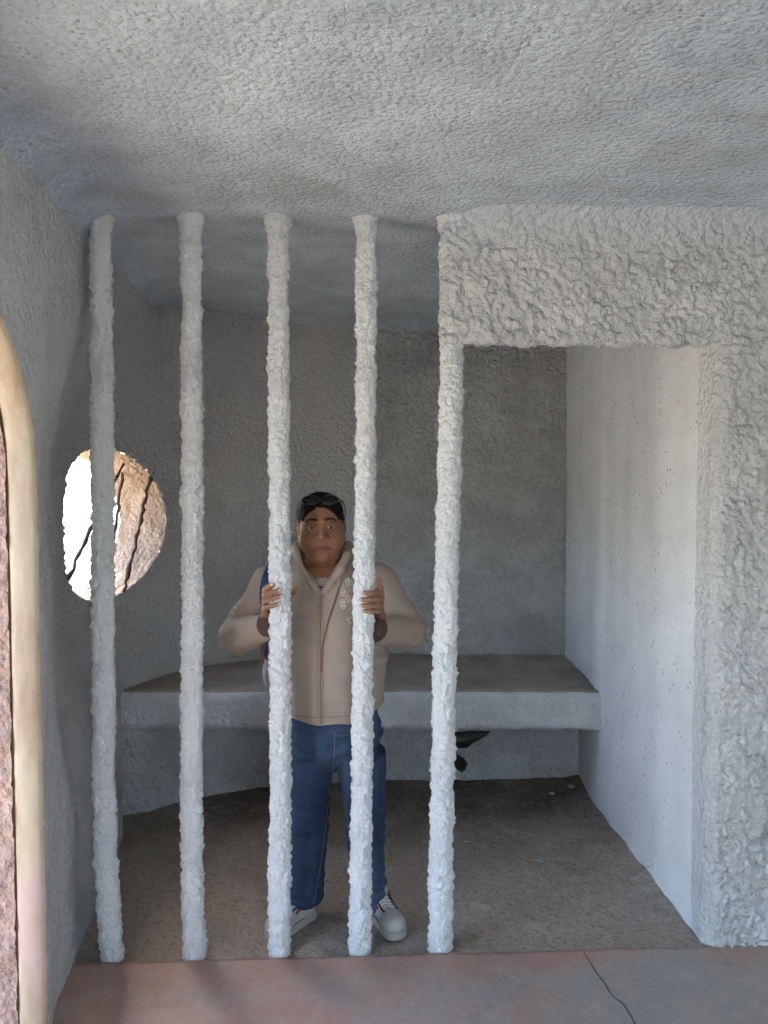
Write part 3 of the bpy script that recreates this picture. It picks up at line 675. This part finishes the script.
def ell_geo(c, r, Rm=np.eye(3), nu=16, nv=10):
    th = np.linspace(0, math.pi, nv); ph = np.linspace(0, 2 * math.pi, nu, endpoint=False)
    V = np.array([[math.sin(t_) * math.cos(p), math.sin(t_) * math.sin(p), math.cos(t_)] for p in ph for t_ in th]) * r
    return V @ Rm.T + c, [tuple(q) for q in gridfaces(nu, nv, True)]
def ell_obj(name, c, r, mat, parent, Rm=np.eye(3), **k): return mk(name, *ell_geo(np.asarray(c), np.asarray(r, float), Rm, **k), mat, parent)
def frame(n, u):
    n = n / np.linalg.norm(n); u = u - n * (u @ n); u /= np.linalg.norm(u); return np.stack([u, np.cross(n, u), n], 1)
for c_, nd, fd, fr in nails: ell_obj('fingernail', c_, (.0075, .0058, .0026), M['nail'], bo, frame(nd, fd), nu=10, nv=6)
gaze = np.array([0, 0, CAMZ]) - HD; gaze /= np.linalg.norm(gaze)
for sx_ in (-1, 1):
    ec = hl(sx_ * .034, -.0725, .0005); eo = ell_obj('eye', ec, (.0132,) * 3, M['eyewhite'], bo, nu=24, nv=14)
    Rm = frame(gaze, np.array([1., 0, 0])); ell_obj('iris', ec + gaze * .0105, (.0076, .0076, .0034), M['iris'], eo, Rm, nu=20, nv=8)
    bw = [hl(sx_ * xx, yy, zz) for xx, yy, zz in ((.012, -.0875, .0285), (.022, -.0875, .0300), (.036, -.082, .0305), (.047, -.075, .027), (.056, -.066, .0215))]
    V, Fc = tube_geo(catmull(bw, 6), np.interp(np.linspace(0, 1, 25), [0, .3, .7, 1], [.0042, .0054, .0046, .0020]), 8); mk('eyebrow', V, Fc, M['brow'], bo)

# hair pulled back, with loose ends
hv = Vol(HD + [-.13, -.14, -.09], HD + [.13, .19, .17], .0028)
hv.add(*ellipsoid(hl(0, .020, .036), (.0855, .104, .0925), R3)); hv.add(*ellipsoid(hl(0, .085, .01), (.068, .06, .07), R3), .03)
hv.cut(*ellipsoid(hl(0, -.090, -.016), (.0755, .105, .090), R3), .006)
hv.cut(lambda x, y, z: (z - (HD[2] - .055 + .3 * (y - HD[1] - .03))).astype(np.float32) + 0 * x, hv.lo, hv.lo + hv.h * hv.n)
hv.noise(lambda p: .0035 * perlin(p * np.array([110, 30, 60]), 51) + .002 * perlin(p * 190, 52), .02)
V, Q = hv.mesh(); ho = mk('hair', V, Q, M['hair'], person)
gs = []
for i in range(70):
    a = rng.uniform(-1, 1) * 1.2; b = rng.uniform(-.9, .6); r0_ = np.array([math.sin(a) * math.cos(b) * .083, math.sin(b) * .100, math.cos(a) * .090 * math.cos(b)]) + [0, .02, .036]
    n_ = r0_ - [0, .02, .036]; n_ /= np.linalg.norm(n_); t_ = rng.normal(size=3); p0 = r0_ - n_ * .004
    pts = [hl(*(p0 + n_ * l * .02 + t_ * .006 * l * l)) for l in np.linspace(0, rng.uniform(.5, 1.1), 5)]
    gs.append(tube_geo(pts, np.linspace(.0009, .0004, 5), 3))
V, Fc = join(gs); so_ = mk('loose_strands', V, Fc, M['hair'], ho); so_['kind'] = 'stuff'

# hoodie
hd_ = Vol((-.68, 2.72, .68), (.24, 3.26, 1.46), .0042)
hd_.add(*loft([(z, TX, TY, a, b) for z, a, b in torso]))
for sg in (-1, 1):
    S_, E_, W_ = ARM[sg]
    hd_.add(*capsule(np.array([TX + sg * .07, TY + .01, 1.315]), S_, .045, .076), .05)
    hd_.add(*capsule(S_, E_, .078, .068), .035); hd_.add(*capsule(E_, W_, .066, .050), .012)
zz = zpx(592, 2.885); zx = P(320.5, 600, 2.88)[0]
hd_.cut(lambda x, y, z: np.maximum((np.abs(x - zx) - .62 * (z - zz)) * .8, y - 3.04).astype(np.float32), (zx - .12, 2.8, zz), (zx + .12, 3.04, 1.44), .008)
hd_.cut(*capsule(hl(0, .022, -.05), hl(0, .05, -.19), .070, .080), .01)
hood = [(320.5, 597, 2.888), (311, 583, 2.893), (303, 570, 2.910), (297.5, 556, 2.945), (296.5, 548, 3.0), (304, 545, 3.06), (322, 545, 3.085), (340, 545, 3.06), (348, 547, 3.0), (347.5, 555, 2.945), (341, 569, 2.910), (330.5, 583, 2.893), (320.5, 597, 2.888)]
hp = [P(*q) for q in hood]; hr = [.006, .010, .013, .015, .018, .024, .028, .024, .018, .015, .013, .010, .006]
for i in range(len(hp) - 1): hd_.add(*capsule(hp[i], hp[i + 1], hr[i], hr[i + 1]), .012)
hd_.add(*ellipsoid(P(322, 562, 3.13), (.12, .055, .075)), .03)
hd_.cut(lambda x, y, z: (z - (.735 + .40 * (y - 2.86)).astype(np.float32)) + 0 * x, hd_.lo, (.24, 3.26, .95))
def folds(p):
    f = .0055 * perlin(p * np.array([11, 11, 9]), 61) + .0025 * perlin(p * np.array([26, 26, 22]), 62)
    for sg in (-1, 1):
        S_, E_, W_ = ARM[sg]; d = np.linalg.norm(p - E_, axis=1); f += .0065 * np.exp(-(d / .12) ** 2) * np.sin((p[:, 2] - E_[2]) * 95 + sg * (p[:, 0] - E_[0]) * 55 + 3 * perlin(p * 8, 63))
    f += .0035 * np.exp(-((p[:, 2] - .80) / .09) ** 2) * np.sin(p[:, 0] * 55 + 4 * perlin(p * 6, 65))
    return f
hd_.noise(folds, .03)
V, Q = hd_.mesh(); hoodie = mk('hoodie', V, Q, M['hoodie'], person)
def onto(v, px, py, off=.002, d0=2.88):
    q = P(px, py, d0)
    for _ in range(4):
        y = v.front(q[0], q[2]);
        if y is None: break
        q = P(px, py, y - off)
    return q
def surf(v, pxs, n=8, off=.002, d0=2.88): return np.array([onto(v, a, b, off, d0) for a, b in catmull(pxs, n)])
zl = surf(hd_, [(320.5, 594), (320.3, 625), (320, 660), (320, 695), (320.5, 726)], 10, .0012); zl = resample(zl, .006)[0]
ker = np.ones(5) / 5; zl[2:-2, 1] = np.convolve(zl[:, 1], ker, 'valid')
tube('zipper', zl, .0034, M['zip'], hoodie, 6)
for dx in (-.010, .010): tube('zipper_seam', zl + [dx, -.0002, 0], .0014, M['zip'], hoodie, 5)
zp = zl[0] + [0, -.004, 0]; V, Fc = join([tube_geo([zp, zp + [0, -.002, -.012]], .0034, 8), tube_geo([zp + [0, -.003, -.010], zp + [.001, -.004, -.030]], .0022, 6)]); mk('zipper_pull', V, Fc, M['metal'], hoodie)
cp = surf(hd_, [(344, 571), (341, 582), (335, 600), (328, 622), (322.5, 645), (321, 668)], 8, .004); tube('drawstring', cp, .0030, M['cord'], hoodie, 7)
tube('cord_tip', [cp[-1], cp[-1] + [0, -.001, -.014]], .0036, M['cord'], hoodie, 7)
tube('hem_seam', surf(hd_, [(278, 713), (300, 716.5), (320, 717.5), (345, 716), (370, 710)], 8, .001), .0014, M['zip'], hoodie, 5)
gs = []; prng = np.random.default_rng(3)      # white scrollwork print on the chest and the sleeve
spots_ = [(prng.uniform(340, 358), prng.uniform(577, 612), prng.uniform(1.8, 3.6)) for _ in range(34)] + [(prng.uniform(348, 356), prng.uniform(612, 626), 1.8) for _ in range(5)]
for _ in range(14): u = prng.uniform(); spots_.append((240 - 15 * u + prng.uniform(-2, 3), 598 + 24 * u + prng.uniform(-2, 3), 1.6))
for cx_, cy_, r_ in spots_:
    ph_ = prng.uniform(0, 6); tn = prng.choice((-1, 1))
    sp = [(cx_ + r_ * (1 - u * .75) * math.cos(ph_ + tn * u * 7), cy_ + r_ * (1 - u * .75) * math.sin(ph_ + tn * u * 7)) for u in np.linspace(0, 1, 14)]
    pp = np.array([onto(hd_, a, b, .0005, 2.93) for a, b in sp]); gs.append(tube_geo(pp, .0011 if cx_ > 300 else .0007, 4))
mk('scroll_print', *join(gs), M['print'], hoodie)['kind'] = 'stuff'
for sg in (-1, 1):                         # dark ribbed cuffs around the wrists
    S_, E_, W_ = ARM[sg]; bx0, by0, br0 = bar_at(HAND[sg]['bar'], zf(602)); wr_ = np.array([bx0 + sg * .055, by0 + .062, zf(622)]); dd = wr_ - E_; dd /= np.linalg.norm(dd)
    V, Fc = tube_geo([W_ + dd * .02, W_ + dd * .046, W_ + dd * .058, W_ + dd * .060, W_ + dd * .05], [.047, .041, .037, .032, .030], 40, False)
    mk('cuff', V, Fc, M['rib'], hoodie)
# shirt in the neck opening
sv = Vol((-.40, 2.83, 1.16), (-.05, 3.1, 1.32), .004)
sv.add(*loft([(1.16, TX, TY, .17, .116), (1.22, TX, TY, .165, .106), (1.255, TX, TY - .005, .13, .098), (1.275, TX, TY - .005, .10, .088)])); V, Q = sv.mesh()
sh = mk('shirt', V, Q, M['shirt'], person)
tube('neckband', surf(sv, [(310, 581), (315, 585.5), (321, 587), (327, 585.5), (333, 581)], 6, .002, 2.91), .0038, M['shirt_edge'], sh, 7)

# jeans
jv = Vol((-.50, 2.82, FL - .01), (.06, 3.24, .86), .005)
def legrow(py, px0, px1, b, cy): z = zpx(py, cy); return (z, P((px0 + px1) / 2, py, cy)[0], cy, (px1 - px0) / 2 * cy / 800 / 1.0, b)
jv.add(*loft([(.86, TX, TY, .17, .12), (.78, TX, TY, .186, .134), (.73, TX, TY, .200, .146), (.67, TX, TY, .210, .156), (.63, TX, TY, .205, .15), (.59, TX, TY, .16, .13), (.55, TX, TY, .08, .08), (.53, TX, TY, .03, .03)]))
legL = [legrow(750, 271, 333, .14, 3.02), legrow(800, 274, 331, .13, 3.02), legrow(835, 277, 328, .112, 3.01), legrow(870, 280, 325, .10, 3.015), legrow(899, 283, 322.5, .094, 3.02)]
legR = [legrow(750, 334, 387, .14, 3.02), legrow(800, 342, 386, .122, 3.02), legrow(835, 347, 385, .104, 3.01), legrow(870, 350, 385, .094, 3.02), legrow(901, 352, 388, .090, 3.03)]
legL[-1] = (legL[-1][0] + .004, *legL[-1][1:]); 
jv.add(*loft(legL), .035); jv.add(*loft(legR), .018)
def jf(p):
    f = .006 * perlin(p * np.array([9, 9, 11]), 71) + .003 * perlin(p * np.array([20, 20, 34]), 72)
    f += .004 * np.exp(-((p[:, 2] - .33) / .09) ** 2) * np.sin(p[:, 2] * 120 + p[:, 0] * 30 + 3 * perlin(p * 6, 73))
    f += .005 * np.exp(-((p[:, 2] - .08) / .07) ** 2) * np.sin(p[:, 2] * 130 + p[:, 0] * 18 + 3 * perlin(p * 6, 74))
    f += .004 * np.exp(-((p[:, 2] - .66) / .07) ** 2) * np.sin(p[:, 2] * 110 - np.abs(p[:, 0] - TX) * 60 + 2 * perlin(p * 6, 75))
    return f
jv.noise(jf, .03); V, Q = jv.mesh(); jeans = mk('jeans', V, Q, M['denim'], person)
for q in ([(335, 735), (334.5, 752), (333, 768), (329.5, 790), (326.5, 820), (323, 850), (318, 880), (313, 904)], [(337, 772), (341, 790), (346, 815), (350, 840)], [(333, 731), (338, 736), (350, 734), (366, 728)]):
    tube('seam', surf(jv, q, 6, .0006, 2.9), .0013, M['stitch'], jeans, 5)
for leg in (legL, legR):
    z, cx_, cy_, a_, b_ = leg[-1]; q = np.linspace(0, 2 * math.pi, 41)
    tube('hem', np.c_[cx_ + (a_ + .002) * np.cos(q), cy_ + (b_ + .002) * np.sin(q), np.full(41, z + .012)], .006, M['denim'], jeans, 6)

# shoes
def shoe(heel, toe, flip):
    heel = np.array([*heel, FL]); toe = np.array([*toe, FL]); u = toe - heel; Ln = np.linalg.norm(u); u /= Ln; v_ = np.array([u[1], -u[0], 0]) * flip; up = np.array([0, 0, 1.])
    g = lambda a, b, c_: heel + u * a * Ln + v_ * b + up * c_
    Rm = np.stack([u, v_ * flip, up], 1)
    vv_ = Vol(np.minimum(heel, toe) - [.07, .07, .01], np.maximum(heel, toe) + [.07, .07, .15], .0034)
    vv_.add(*ellipsoid(g(.80, 0, .034), (Ln * .215, .047, .040), Rm)); vv_.add(*ellipsoid(g(.22, 0, .045), (Ln * .22, .039, .050), Rm), .02)
    vv_.add(*capsule(g(.28, 0, .060), g(.66, 0, .042), .040, .038), .025); vv_.add(*capsule(g(.22, 0, .06), g(.20, 0, .105), .041, .040), .02)
    vv_.cut(lambda x, y, z: (z - (FL + .016)).astype(np.float32) + 0 * x + 0 * y, vv_.lo, vv_.lo + vv_.h * vv_.n)
    V, Q = vv_.mesh(); sh_ = mk('shoe', V, Q, M['shoe'], person)
    outl = [(-.02, 0, .036), (.10, .0, .041), (.35, .002, .040), (.6, .004, .044), (.8, .002, .0485), (.93, 0, .046), (1.03, 0, .040)]
    ul = -.02 + 1.04 * (1 - np.cos(np.linspace(0, math.pi, 40))) / 2; hw = np.interp(ul, [o[0] for o in outl], [o[2] for o in outl]) * 1.02 * np.sqrt(np.clip(1 - (np.abs(ul - .5) / .5205) ** 7, .001, 1))
    ring = [(a, b) for a, b in zip(ul, hw)] + [(a, -b) for a, b in zip(ul[::-1], hw[::-1])]
    V = np.array([[g(a, b * sc_, z) for z, sc_ in ((.0, .96), (.006, 1.02), (.022, 1.02), (.030, .93))] for a, b in ring]); nR = len(ring)
    Fc = [tuple(q) for q in gridfaces(nR, 4, True)] + [tuple(i * 4 for i in range(nR)), tuple(i * 4 + 3 for i in range(nR))[::-1]]
    mk('sole', V.reshape(-1, 3), Fc, M['sole'], sh_)
    def top(a, b):
        p = g(a, b, 0); i = int(round((p[0] - vv_.lo[0]) / vv_.h)); j = int(round((p[1] - vv_.lo[1]) / vv_.h)); col = np.nonzero(vv_.F[i, j] < 0)[0]
        return np.array([p[0], p[1], vv_.ax[2][col[-1]] + .003 if len(col) else FL + .03])
    for a in (.44, .51, .58, .65): tube('lace', [top(a + .015 * math.sin(q * 3), q * .022) for q in np.linspace(-1, 1, 9)], .0032, M['lace'], sh_, 6)
    for q in (-1, 1):
        tube('stripe', [top(a, q * w_) for a, w_ in ((.30, .040), (.38, .037), (.48, .034), (.55, .034))], .0055, M['red'], sh_, 6)
        tube('trim', [top(a, q * w_) for a, w_ in ((.38, .026), (.50, .026), (.62, .027), (.72, .026))], .0035, M['black'], sh_, 6)
def gnd(px, py): 
    o = np.array([0, 0, CAMZ]); d = P(px, py, 1.0) - o; return (o + d * (CAMZ - FL - .005) / -d[2])[:2]
tl = gnd(269, 939); tr = gnd(399, 938)
dl_ = np.array([.145, .185]); dr_ = np.array([-.105, .215])
shoe(tl + dl_, tl, 1); shoe(tr + dr_, tr, -1)

# sunglasses pushed up on the hair
sg_ = tag(empty('sunglasses', hl(0, -.05, .105)), 'dark sunglasses pushed up on the black hair of the person', 'sunglasses')
Rg = R3 @ np.array(Matrix.Rotation(math.radians(-38), 3, 'X'))
for sx_ in (-1, 1):
    c_ = hl(sx_ * .034, -.066, .100); le = ell_obj('lens', c_, (.030, .006, .019), M['lens'], sg_, Rg, nu=24, nv=12)
    rim_ = [c_ + Rg @ np.array([.031 * math.cos(q), -.001 - .004 * abs(math.cos(q)) * 0, .020 * math.sin(q)]) for q in np.linspace(0, 2 * math.pi, 33)]
    tube('rim', rim_, .0024, M['frame'], sg_, 6)
    tube('temple', catmull([hl(sx_ * .066, -.060, .102), hl(sx_ * .082, -.045, .088), hl(sx_ * .0895, .0, .060), hl(sx_ * .090, .045, .035), hl(sx_ * .086, .075, .010)], 5), .0026, M['metal'] if sx_ < 0 else M['frame'], sg_, 6)
tube('bridge', catmull([hl(-.006, -.071, .103), hl(0, -.073, .107), hl(.006, -.071, .103)], 4), .0026, M['frame'], sg_, 6)

# backpack: grey bag behind the back, navy strap over the shoulder
bk = tag(empty('backpack', (-.25, 3.3, .84)), 'grey backpack with a navy shoulder strap worn on the back of the person', 'backpack')
bv = Vol((-.52, 3.10, .80), (.06, 3.44, 1.30), .008)
bv.add(*rbox((-.455, 3.19, .84), (.0, 3.36, 1.25), .06)); bv.add(*ellipsoid(P(276, 668, 3.20), (.055, .07, .12)), .04); bv.add(*rbox((-.38, 3.3, .88), (-.08, 3.41, 1.08), .04), .02)
bv.noise(lambda p: .005 * perlin(p * 14, 81), .03); V, Q = bv.mesh(); mk('bag', V, Q, M['bag'], bk)
def ribbon(name, pth, wd, th, mat, parent):
    pth = resample(np.asarray(pth), .006)[0]; T = np.gradient(pth, axis=0); T /= np.linalg.norm(T, axis=1)[:, None]; V = []
    for p, t_ in zip(pth, T):
        n_ = np.array([0, -1., .25]); n_ -= t_ * (n_ @ t_); n_ /= np.linalg.norm(n_) + 1e-9; s_ = np.cross(t_, n_)
        V += [p + s_ * wd / 2 + n_ * th, p - s_ * wd / 2 + n_ * th, p - s_ * wd / 2 - n_ * th, p + s_ * wd / 2 - n_ * th]
    m = len(pth); Fc = [(i * 4 + k, i * 4 + (k + 1) % 4, i * 4 + 4 + (k + 1) % 4, i * 4 + 4 + k) for i in range(m - 1) for k in range(4)] + [(0, 1, 2, 3), (m * 4 - 1, m * 4 - 2, m * 4 - 3, m * 4 - 4)]
    return mk(name, V, Fc, mat, parent, smooth=False)
fr_ = surf(hd_, [(274, 563), (269.5, 571), (266, 582), (264.5, 594), (265.5, 606), (268, 618)], 6, .005, 2.95)
back_ = [P(276, 560, 3.19), P(276, 557, 3.12), P(275.5, 558, 3.05)]
ribbon('shoulder_strap', catmull(np.vstack([back_, fr_[::5], [P(272, 640, 2.95), P(268, 655, 3.05), P(270, 662, 3.2)]]), 5), .036, .003, M['navy'], bk)
ribbon('strap_end', [P(262.5, 644, 3.10), P(262.5, 652, 3.095), P(262, 664, 3.095)], .016, .002, M['cord'], bk)

# ------------------------------------------------------------------ litter on the dirt, scrap under the bench
def dirt_z(x, y):
    i = int(np.clip(round((x - gxd[0]) / .013), 0, len(gxd) - 1)); j = int(np.clip(round((y - gyd[0]) / .013), 0, len(gyd) - 1)); return Zd[i, j]
for i, (px, py, lab) in enumerate([(489, 806, 'small yellow leaf on the dirt below the bench'), (529, 860, 'yellow leaf lying in the middle of the doorway dirt'), (388, 858, 'yellow leaf on the dirt beside the right trouser leg'), (380, 812, 'yellow leaf on the dirt behind the right knee'), (127, 951, 'yellow leaf at the foot of the leftmost bar')]):
    x, y = gnd(px, py); z = dirt_z(x, y) + .004; a0 = rng.uniform(0, 6); V = []; n_ = 7; ln_, wd_ = .036, .013
    for u_ in np.linspace(0, 1, n_):
        for side in (-1, 0, 1):
            a_, b_ = (u_ - .5) * ln_, side * wd_ * math.sin(math.pi * min(max(u_, .04), .96)) ** .8
            V.append((x + a_ * math.cos(a0) - b_ * math.sin(a0), y + a_ * math.sin(a0) + b_ * math.cos(a0), z + .005 * abs(side) + .006 * (2 * u_ - 1) ** 2))
    lf = mk('dry_leaf', V, [(r * 3 + k_, r * 3 + k_ + 1, r * 3 + k_ + 4, r * 3 + k_ + 3) for r in range(n_ - 1) for k_ in (0, 1)], M['leaf'])
    md = lf.modifiers.new('thick', 'SOLIDIFY'); md.thickness = .0012; tag(lf, lab, 'leaf', 'dry leaves on the dirt')
for i, (px, py, r_, lab) in enumerate([(571, 790, .016, 'pale pebble on the dirt at the back right corner'), (552, 795, .013, 'small grey pebble left of the pale one near the back corner'), (540, 859, .014, 'pale pebble beside the yellow leaf in the doorway'), (467, 838, .010, 'tiny pale pebble right of the doorway post')]):
    x, y = gnd(px, py); z = dirt_z(x, y); V, Fc = ell_geo(np.zeros(3), np.array([r_ * 1.25, r_, r_ * .7]), nu=14, nv=9); V = V * (1 + .22 * perlin(V / r_ * .9 + i * 7.3, 91))[:, None] + [x, y, z + r_ * .35]
    tag(mk('pebble', V, Fc, M['pebble']), lab, 'pebble', 'pebbles on the dirt')
sc_ = tag(empty('plastic_scrap', P(462, 735, 3.99)), 'black torn scrap hanging below the bench beside the doorway post', 'scrap')
def scrap(name, outline, y0, parent):
    V = []; c_ = np.mean(outline, axis=0); m = len(outline)
    for k_, sc2 in enumerate((1.0, .66, .33)):
        for a_, b_ in outline:
            q = c_ + (np.array([a_, b_]) - c_) * sc2; V.append(P(q[0], q[1], y0 - .012 * k_ * (1 + .4 * math.sin(a_ * 1.3 + b_))))
    V.append(P(*c_, y0 - .03)); Fc = [(k_ * m + i, k_ * m + (i + 1) % m, (k_ + 1) * m + (i + 1) % m, (k_ + 1) * m + i) for k_ in range(2) for i in range(m)] + [(2 * m + i, 2 * m + (i + 1) % m, 3 * m) for i in range(m)]
    o = mk(name, V, Fc, M['scrap'], parent); md = o.modifiers.new('thick', 'SOLIDIFY'); md.thickness = .004; return o
scrap('torn_flap', [(436, 732), (460, 732), (475, 731), (490, 731), (486, 735), (479, 739), (472, 743), (467, 747.5), (459, 747.5), (450, 747), (440, 749)], 3.99, sc_)
scrap('dangling_piece', [(444, 744), (449, 744), (452, 756), (457, 755), (463, 758), (467, 763), (465, 769), (462, 772), (457, 769), (450, 765), (446, 756)], 4.0, sc_)
